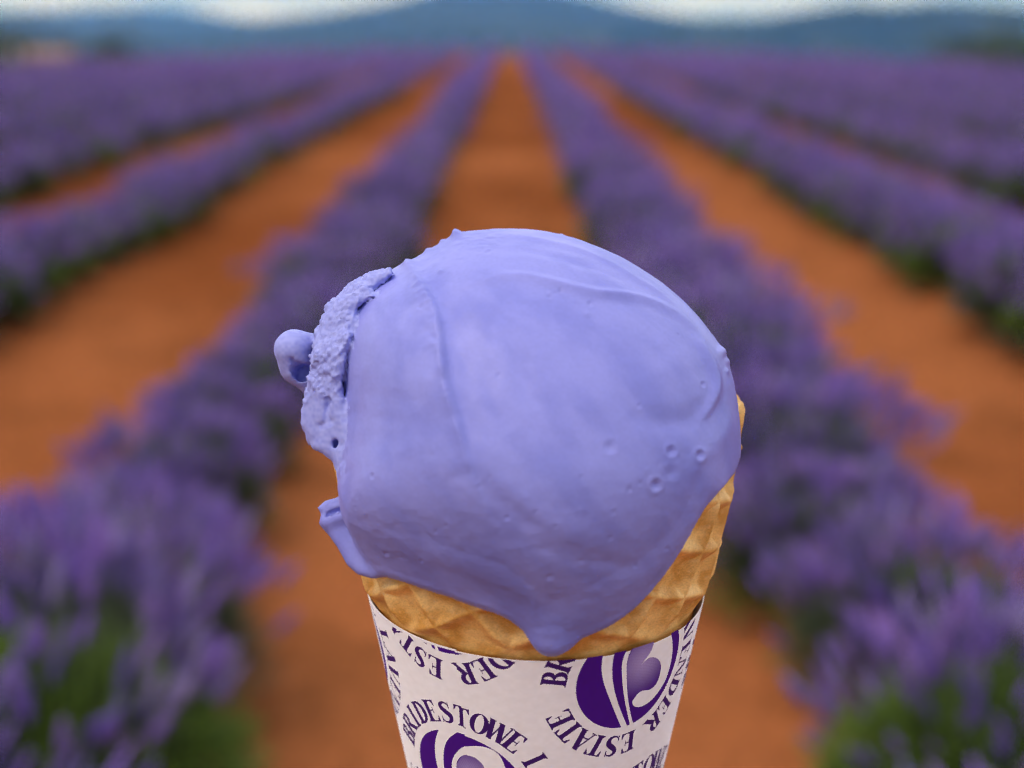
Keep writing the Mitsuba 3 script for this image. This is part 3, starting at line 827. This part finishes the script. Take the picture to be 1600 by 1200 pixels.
def spindles(base, dirs, length, radius, prof, sides):
    """Many flower heads: prof = [(place along, share of the radius)], the ends closed to points."""
    n, m = len(base), len(prof)
    a, b = frames(dirs)
    ang = np.arange(sides) * 2 * np.pi / sides
    ring = np.cos(ang)[None, :, None] * a[:, None] + np.sin(ang)[None, :, None] * b[:, None]      # n, sides, 3
    v = [base[:, None]]
    for t, r in prof:
        v.append(base[:, None] + dirs[:, None] * (length * t)[:, None, None] + ring * (radius * r)[:, None, None])
    v.append((base + dirs * length[:, None])[:, None])
    v = np.concatenate(v, 1)
    f, j = [], np.arange(sides)
    k = (j + 1) % sides
    f.append(np.stack([0 * j, 1 + k, 1 + j], -1))
    for i in range(m - 1):
        o, q = 1 + i * sides, 1 + (i + 1) * sides
        f += [np.stack([o + j, o + k, q + k], -1), np.stack([o + j, q + k, q + j], -1)]
    o, tip = 1 + (m - 1) * sides, 1 + m * sides
    f.append(np.stack([o + j, o + k, 0 * j + tip], -1))
    f = np.concatenate(f)
    per = v.shape[1]
    return v.reshape(-1, 3), (f[None] + (np.arange(n) * per)[:, None, None]).reshape(-1, 3), per


SPIKE = [(0.03, 0.55), (0.10, 0.95), (0.19, 0.60), (0.30, 1.0), (0.42, 0.72), (0.54, 0.95), (0.66, 0.62), (0.80, 0.66), (0.93, 0.35)]
BUD = [(0.15, 0.9), (0.5, 1.0), (0.85, 0.5)]
FL = np.array([(0.172, 0.098, 0.385), (0.130, 0.085, 0.335), (0.212, 0.120, 0.395), (0.110, 0.086, 0.240), (0.200, 0.160, 0.330)])
GR = np.array([(0.060, 0.085, 0.045), (0.085, 0.110, 0.070), (0.045, 0.060, 0.035), (0.100, 0.165, 0.026)])


def bush(seed, n_spike, n_leaf, spike_len, spike_rad, prof, sides, stems=True, a=0.33, b=0.36, h=0.37, cover=0.78, fresh=0.56):
    g = np.random.default_rng(seed)
    u = g.random(n_spike)
    th = np.arccos(1 - u * np.where(g.random(n_spike) < 0.15, 0.95, cover))                                   # from straight up to well below the shoulder
    ph_ = g.random(n_spike) * 2 * np.pi
    lump = 0.68 + 0.62 * meshkit.noise(np.stack([2.2 * np.cos(ph_) * np.sin(th) + seed, 2.2 * np.sin(ph_) * np.sin(th), 2.2 * np.cos(th)], -1), seed)
    out = lump * (0.86 + 0.22 * g.random(n_spike))
    tip = np.stack([a * np.sin(th) * np.cos(ph_) * out, b * np.sin(th) * np.sin(ph_) * out, 0.10 + (h - 0.10) * np.cos(th) ** 0.8 * out], -1)
    root = tip * [0.22, 0.22, 0.0] + g.normal(0, 0.03, (n_spike, 3)) * [1, 1, 0]
    root[:, 2] = 0.05
    d = tip - root
    d /= np.linalg.norm(d, axis=1, keepdims=True)
    d = d + [0, 0, 0.45] + g.normal(0, 0.18, d.shape)
    d /= np.linalg.norm(d, axis=1, keepdims=True)
    ln = spike_len * (0.7 + 0.6 * g.random(n_spike))
    rd = spike_rad * (0.8 + 0.4 * g.random(n_spike))
    sv, sf, per = spindles(tip, d, ln, rd, prof, sides)
    col = FL[g.integers(0, len(FL), n_spike)] * (0.75 + 0.5 * g.random((n_spike, 1)))
    flowers = (sv, sf, np.repeat(col, per, 0), per, tip)
    # leaves and stems in one green mass
    gv, gf, gc, at = [], [], [], 0
    lu = g.random(n_leaf)
    lt = np.arccos(1 - lu * 1.0)
    lp = g.random(n_leaf) * 2 * np.pi
    rr = (0.35 + 0.55 * g.random(n_leaf) ** 0.6)
    base = np.stack([a * np.sin(lt) * np.cos(lp) * rr, b * np.sin(lt) * np.sin(lp) * rr, 0.03 + (h - 0.12) * np.cos(lt) * rr], -1)
    ld = base * [1, 1, 1.2] + [0, 0, 0.10]
    ld /= np.linalg.norm(ld, axis=1, keepdims=True)
    ld = ld + g.normal(0, 0.35, ld.shape)
    ld /= np.linalg.norm(ld, axis=1, keepdims=True)
    la, _ = frames(ld)
    big = 1.0 if stems else 2.6
    ll = 0.065 * big ** 0.5 * (0.6 + 0.8 * g.random(n_leaf))[:, None]
    lw = 0.0035 * big ** 1.6 * (0.8 + 0.6 * g.random(n_leaf))[:, None]
    quad = np.stack([base - la * lw * 0.4, base + la * lw * 0.4, base + ld * ll * 0.55 + la * lw, base + ld * ll, base + ld * ll * 0.55 - la * lw], 1)
    gv.append(quad.reshape(-1, 3))
    o = (np.arange(n_leaf) * 5)[:, None]
    gf.append(np.concatenate([o + [0, 1, 2], o + [0, 2, 4], o + [4, 2, 3]]))
    patch = meshkit.noise(base * 7 + seed, seed + 5)
    pick = np.where(patch > fresh, 3, g.integers(0, 3, n_leaf))
    gc.append(np.repeat(GR[pick] * (0.75 + 0.5 * g.random((n_leaf, 1))), 5, 0))
    at = n_leaf * 5
    if stems:
        mid = 0.5 * (root + tip) + (tip - root) * [0.12, 0.12, -0.05]
        sa, sb = frames(d)
        for p0, p1 in ((root, mid), (mid, tip)):
            w = 0.0013
            q = np.stack([p0 - sa * w, p0 + sa * w, p1 + sa * w * 0.8, p1 - sa * w * 0.8], 1)
            gv.append(q.reshape(-1, 3))
            o = at + (np.arange(n_spike) * 4)[:, None]
            gf.append(np.concatenate([o + [0, 1, 2], o + [0, 2, 3]]))
            gc.append(np.repeat(GR[g.integers(0, 3, n_spike)], 4, 0))
            at += n_spike * 4
    return flowers, (np.vstack(gv), np.vstack(gf), np.vstack(gc))


def bush_shapes(fl, gr):
    return (mikit.ply((fl[0], fl[1]), 'plant_flower', smooth=True, color=fl[2]), mikit.ply((gr[0], gr[1]), 'plant_leaf', color=gr[2]))


near_kinds = [bush(100 + i, 310, 4600, 0.056, 0.0082, SPIKE, 5, cover=0.58) for i in range(3)] + [bush(110 + i, 300, 5400, 0.056, 0.0080, SPIKE, 5, cover=0.60, fresh=0.42) for i in range(2)]
mid_kinds = [bush_shapes(*bush(200 + i, 220, 900, 0.058, 0.0100, BUD, 4, False, cover=0.72)) for i in range(5)]
far_kinds = [bush_shapes(*bush(300 + i, 95, 260, 0.085, 0.0165, BUD[1:2], 3, False)) for i in range(4)]
SIDE = {-1: 'left', 1: 'right'}
ORDN = ['nearest', 'second nearest', 'third nearest', 'fourth nearest', 'fifth nearest', 'sixth nearest', 'seventh nearest', 'eighth nearest', 'ninth nearest', 'tenth nearest', 'eleventh nearest', 'twelfth nearest', 'thirteenth nearest', 'fourteenth nearest', 'fifteenth nearest', 'sixteenth nearest', 'seventeenth nearest', 'eighteenth nearest']
ORD = {1: 'first', 2: 'second', 3: 'third', 4: 'fourth', 5: 'fifth', 6: 'sixth', 7: 'seventh', 8: 'eighth'}
spots = []
for k in ROWS:
    y = 1.15 + 0.3 * rng.random()
    while y < 34:
        x = row_x(k) + rng.normal(0, 0.04) + (0.05 if k == 1 and y < 3.2 else 0.07 if k == -1 and y < 3.0 else 0)
        if abs(x) < 0.40 * y + 0.9:
            spots.append((y, k, x, rng.random() * 360, 0.88 + 0.26 * rng.random(), rng.integers(0, 1000)))
        y += 0.50 + 0.14 * rng.random()
spots.sort()
N_OWN = 290
own, rest = spots[:N_OWN], spots[N_OWN:]
near_shapes = {}
seen_row = {}
for i, (y, k, x, rot, sc, pick) in enumerate(own):
    key = 'lavender_bush' if i == 0 else f'lavender_bush_{i:03d}'
    slim = 0.82 if k == -1 and y > 3.0 else 0.86 if k == -2 else 1.08 if k == -1 else 1.0
    x = x + (0.06 if k == -1 and y > 3.0 else 0)
    M = T().translate([x, y, float(ground_z(x, y, False)) - 0.02]).scale([slim, 1, slim]).rotate([0, 0, 1], rot).scale([sc, sc, sc * (0.95 + 0.1 * ((pick % 7) / 7))])
    side, num = SIDE[int(math.copysign(1, k))], ORD[abs(k)]
    rank = seen_row.get(k, 0); seen_row[k] = rank + 1
    if y < 5.0:
        j = 3 + pick % 2 if y < 2.6 else pick % 3
        fl, gr = near_kinds[j]
        per = fl[3]
        if j not in near_shapes:
            stand = np.argsort(-np.hypot(fl[4][:, 0], fl[4][:, 1]) - 0.4 * fl[4][:, 2])[:24]      # the heads that stand out farthest
            mask = np.zeros(len(fl[4]), bool); mask[stand] = True
            face_of = fl[1][:, 0] // per
            single = []
            for s_ in stand:
                fs = fl[1][face_of == s_] - s_ * per
                single.append(mikit.ply((fl[0][s_ * per:(s_ + 1) * per], fs), 'plant_flower', smooth=True, color=fl[2][s_ * per:(s_ + 1) * per]))
            near_shapes[j] = (mikit.ply((fl[0], fl[1][~mask[face_of]]), 'plant_flower', smooth=True, color=fl[2]), mikit.ply((gr[0], gr[1]), 'plant_leaf', color=gr[2]), single)
        mass, leaf, single = near_shapes[j]
        put(key + '__foliage', {**leaf, 'to_world': M})
        put(key + '__flower_mass', {**mass, 'to_world': M}, kind='stuff')
        if abs(k) == 1:
            for s_ in single:
                put(key + '__flower_spike', {**s_, 'to_world': M})
    else:
        fl, gr = (mid_kinds if y < 13 else far_kinds)[pick % (len(mid_kinds) if y < 13 else len(far_kinds))]
        put(key + '__flower_mass', {**fl, 'to_world': M}, kind='stuff')
        put(key + '__foliage', {**gr, 'to_world': M})
    if abs(k) == 1 and y < 5:
        nth = ORDN[rank]
        labels[key] = {'label': f'{nth} purple flowering lavender bush in the first row {side} of the middle furrow', 'category': 'lavender bush', 'group': 'lavender bushes in the near rows'}
    else:
        band = 'mid distance' if y < 13 else 'far off'
        nth = ORDN[rank] if y < 9 else ''
        txt = f'{nth} blurred purple lavender bush along the {num} row {side} of the middle furrow' if nth else f'{band} purple lavender bush blurred in the {num} row {side} of the furrow'
        labels[key] = {'label': txt, 'category': 'lavender bush', 'group': f'blurred lavender bushes in the {num} row on the {side}'}


def merged(kind_list, where):
    """Far plants, past counting, as one mesh per material."""
    out = {}
    for which in (0, 1):
        vs, fs, cs, at = [], [], [], 0
        for x, y, rot, sc, pick in where:
            v0, f0, _, _, c0 = meshkit.WRITTEN[kind_list[pick % len(kind_list)][which]['filename']]
            c, s_ = math.cos(rot) * sc, math.sin(rot) * sc
            z = float(ground_z(x, y, False)) - 0.02
            v1 = np.stack([v0[:, 0] * c - v0[:, 1] * s_ + x, v0[:, 0] * s_ + v0[:, 1] * c + y, v0[:, 2] * sc + z], -1)
            vs.append(v1); fs.append(f0 + at); cs.append(c0); at += len(v0)
        out[which] = (np.vstack(vs), np.vstack(fs), np.vstack(cs))
    return out


def tiny(seed):
    return bush_shapes(*bush(seed, 36, 45, 0.12, 0.036, BUD[1:2], 3, False))


tiny_kinds = [tiny(400 + i) for i in range(5)]
far = [(x, y, rot, sc, pick) for y, k, x, rot, sc, pick in rest]
m = merged(far_kinds, far)
far2 = []
for k in list(range(-34, 0)) + list(range(1, 35)):
    y = 20.0 if abs(k) > 8 else 34.2
    while y < 128:
        x = row_x(k) + rng.normal(0, 0.04)
        if abs(x) < 0.37 * y + 1.0 and y < float(edge_depth(x)) + 7:
            far2.append((x, y, rng.random() * 6.3, 0.9 + 0.3 * rng.random(), int(rng.integers(0, 1000))))
        y += 0.58 + 0.10 * rng.random() + (0.25 if y > 60 else 0)
m2 = merged(tiny_kinds, far2)
labels['lavender_field'] = {'label': 'distant purple lavender rows merging into one blurred purple field', 'category': 'lavender field', 'kind': 'stuff'}
for nm, which in (('flower_mass', 0), ('foliage', 1)):
    a_, b_ = m[which], m2[which]
    put('lavender_field__' + nm, mikit.ply((np.vstack([a_[0], b_[0]]), np.vstack([a_[1], b_[1] + len(a_[0])])), 'plant_flower' if which == 0 else 'plant_leaf', color=np.vstack([a_[2], b_[2]])), kind='stuff')


# ------------------------------------------------------------------ trees and a shed beyond the field
def tree(key, x, y, zb, h, w, seed, tint, label, group):
    g = np.random.default_rng(seed)
    hs = np.linspace(0, 0.8 * h, 7)
    ctr = np.stack([0.04 * h * np.sin(hs / h * 3 + seed), 0.03 * h * np.cos(hs / h * 2 + seed), hs], -1)
    rad = 0.035 * h * (1 - 0.8 * hs / hs[-1])
    ang = np.arange(8) * np.pi / 4
    tv = (ctr[:, None] + rad[:, None, None] * np.stack([np.cos(ang), np.sin(ang), 0 * ang], -1)[None]).reshape(-1, 3)
    i, j = np.meshgrid(np.arange(6), np.arange(8), indexing='ij')
    tf = np.stack([i * 8 + j, i * 8 + (j + 1) % 8, (i + 1) * 8 + (j + 1) % 8, (i + 1) * 8 + j], -1).reshape(-1, 4)
    place = np.array([x, y, zb])
    n_cl = 16
    cl = g.normal(0, 1, (n_cl, 3)) * [0.30 * w, 0.30 * w, 0.18 * h] + [0, 0, 0.62 * h]
    n = 1500
    p = cl[g.integers(0, n_cl, n)] + g.normal(0, 0.13 * w, (n, 3))
    s = 0.045 * w * (0.6 + 0.8 * g.random((n, 1)))
    d1 = g.normal(0, 1, (n, 3)); d1 /= np.linalg.norm(d1, axis=1, keepdims=True)
    d2 = np.cross(d1, g.normal(0, 1, (n, 3))); d2 /= np.linalg.norm(d2, axis=1, keepdims=True)
    lv = np.stack([p - d1 * s, p + d2 * s * 0.6, p + d1 * s, p - d2 * s * 0.6], 1).reshape(-1, 3)
    lf = np.arange(n * 4).reshape(-1, 4)
    lc = np.repeat(np.array(tint) * (0.6 + 0.8 * g.random((n, 1))), 4, 0)
    k0 = key
    put(k0 + '__trunk', mikit.ply((tv + place, tf), 'bark', smooth=True))
    put(k0 + '__crown', mikit.ply((lv + place, lf), 'plant_leaf', color=lc))
    labels[k0] = {'label': label, 'category': 'tree', 'group': group}


g = np.random.default_rng(55)
ti = 0
for tx, ty, h in [(50, 165, 4.4), (54, 172, 4.9), (56, 160, 4.2), (61, 176, 5.4), (64, 182, 5.4), (53, 150, 4.3), (47, 158, 4.0), (58, 150, 4.8), (66, 176, 6.2), (60, 158, 5.2)]:
    zb = float(ground_z(tx, ty, False))
    h = (h - 4.4 - zb) * 0.86
    tree('tree' if ti == 0 else f'tree_{ti:03d}', tx, ty, zb - 0.1, h, h * 0.95, 600 + ti, (0.050, 0.072, 0.028) if ti % 3 else (0.038, 0.055, 0.030), 'dark green blurred tree in the far line along the right end of the field', 'trees at the far right edge of the field')
    ti += 1
for tx, ty, h in [(-52, 158, 3.6), (-47, 166, 3.2), (-57, 162, 4.2)]:
    zb = float(ground_z(tx, ty, False))
    h = h - 3.9 - zb
    tree(f'tree_{ti:03d}', tx, ty, zb - 0.1, h, h * 0.9, 600 + ti, (0.050, 0.068, 0.035), 'grey green blurred tree standing at the far left end of the field', 'trees at the far left edge of the field')
    ti += 1

def slab(x0, x1, y0, y1, z0, z1):
    m = trimesh.creation.box((x1 - x0, y1 - y0, z1 - z0))
    m.apply_translation(((x0 + x1) / 2, (y0 + y1) / 2, (z0 + z1) / 2))
    return m


# a small pale shed and a white post at the far left end of the field
sx, sy = -29.0, 96.0
sz = float(ground_z(sx, sy, False)) - 0.15
scene['shed_board'] = flat((0.33, 0.27, 0.22))
scene['rust_tin'] = flat((0.20, 0.12, 0.095), 0.6, 0.4)
scene['white_paint'] = flat((0.75, 0.75, 0.74), 0.5, 0.4)
scene['dark_pane'] = flat((0.03, 0.035, 0.045), 0.15, 0.5)
wh = -0.45 - sz
walls = trimesh.util.concatenate([slab(sx - 1.3, sx + 1.3, sy, sy + 0.1, sz, sz + wh), slab(sx - 1.3, sx - 1.2, sy + 0.1, sy + 2.4, sz, sz + wh), slab(sx + 1.2, sx + 1.3, sy + 0.1, sy + 2.4, sz, sz + wh), slab(sx - 1.2, sx + 1.2, sy + 2.3, sy + 2.4, sz, sz + wh)])
put('farm_shed__wall', mikit.ply(walls, 'shed_board'))
ridge_v = np.array([(sx - 1.5, sy - 0.25, sz + wh - 0.05), (sx + 1.5, sy - 0.25, sz + wh - 0.05), (sx - 1.5, sy + 1.2, sz + wh + 0.45), (sx + 1.5, sy + 1.2, sz + wh + 0.45), (sx - 1.5, sy + 2.65, sz + wh - 0.05), (sx + 1.5, sy + 2.65, sz + wh - 0.05)])
ridge_v = np.vstack([ridge_v, ridge_v + [0, 0, 0.06]])
ridge_f = np.array([(0, 1, 3, 2), (2, 3, 5, 4), (6, 8, 9, 7), (8, 10, 11, 9), (0, 6, 7, 1), (4, 5, 11, 10), (0, 2, 8, 6), (2, 4, 10, 8), (1, 7, 9, 3), (3, 9, 11, 5)])
put('farm_shed__roof', mikit.ply((ridge_v, ridge_f), 'rust_tin'))
put('farm_shed__door', mikit.ply(slab(sx - 0.9, sx - 0.1, sy - 0.05, sy - 0.003, sz, sz + wh - 0.3), 'rust_tin'))
put('farm_shed__window', mikit.ply(slab(sx + 0.35, sx + 0.95, sy - 0.03, sy - 0.003, sz + wh - 1.1, sz + wh - 0.4), 'dark_pane'))
labels['farm_shed'] = {'label': 'tiny blurred tan shed with rusty roof at the far left end of the field', 'category': 'shed'}
px_, py_ = -27.2, 84.0
pz_ = float(ground_z(px_, py_, False)) - 0.1
put('post', mikit.ply(trimesh.util.concatenate([trimesh.creation.cylinder(0.09, segment=[(px_, py_, pz_), (px_, py_, 0.30)], sections=12), trimesh.creation.cylinder(0.13, segment=[(px_, py_, 0.30), (px_, py_, 0.37)], sections=12)]), 'white_paint', smooth=40),
    'tiny white blurred post standing beside the tan shed at the far left', 'post')
print('entries', len(scene), 'tris', sum(len(w[1]) for w in meshkit.WRITTEN.values()))
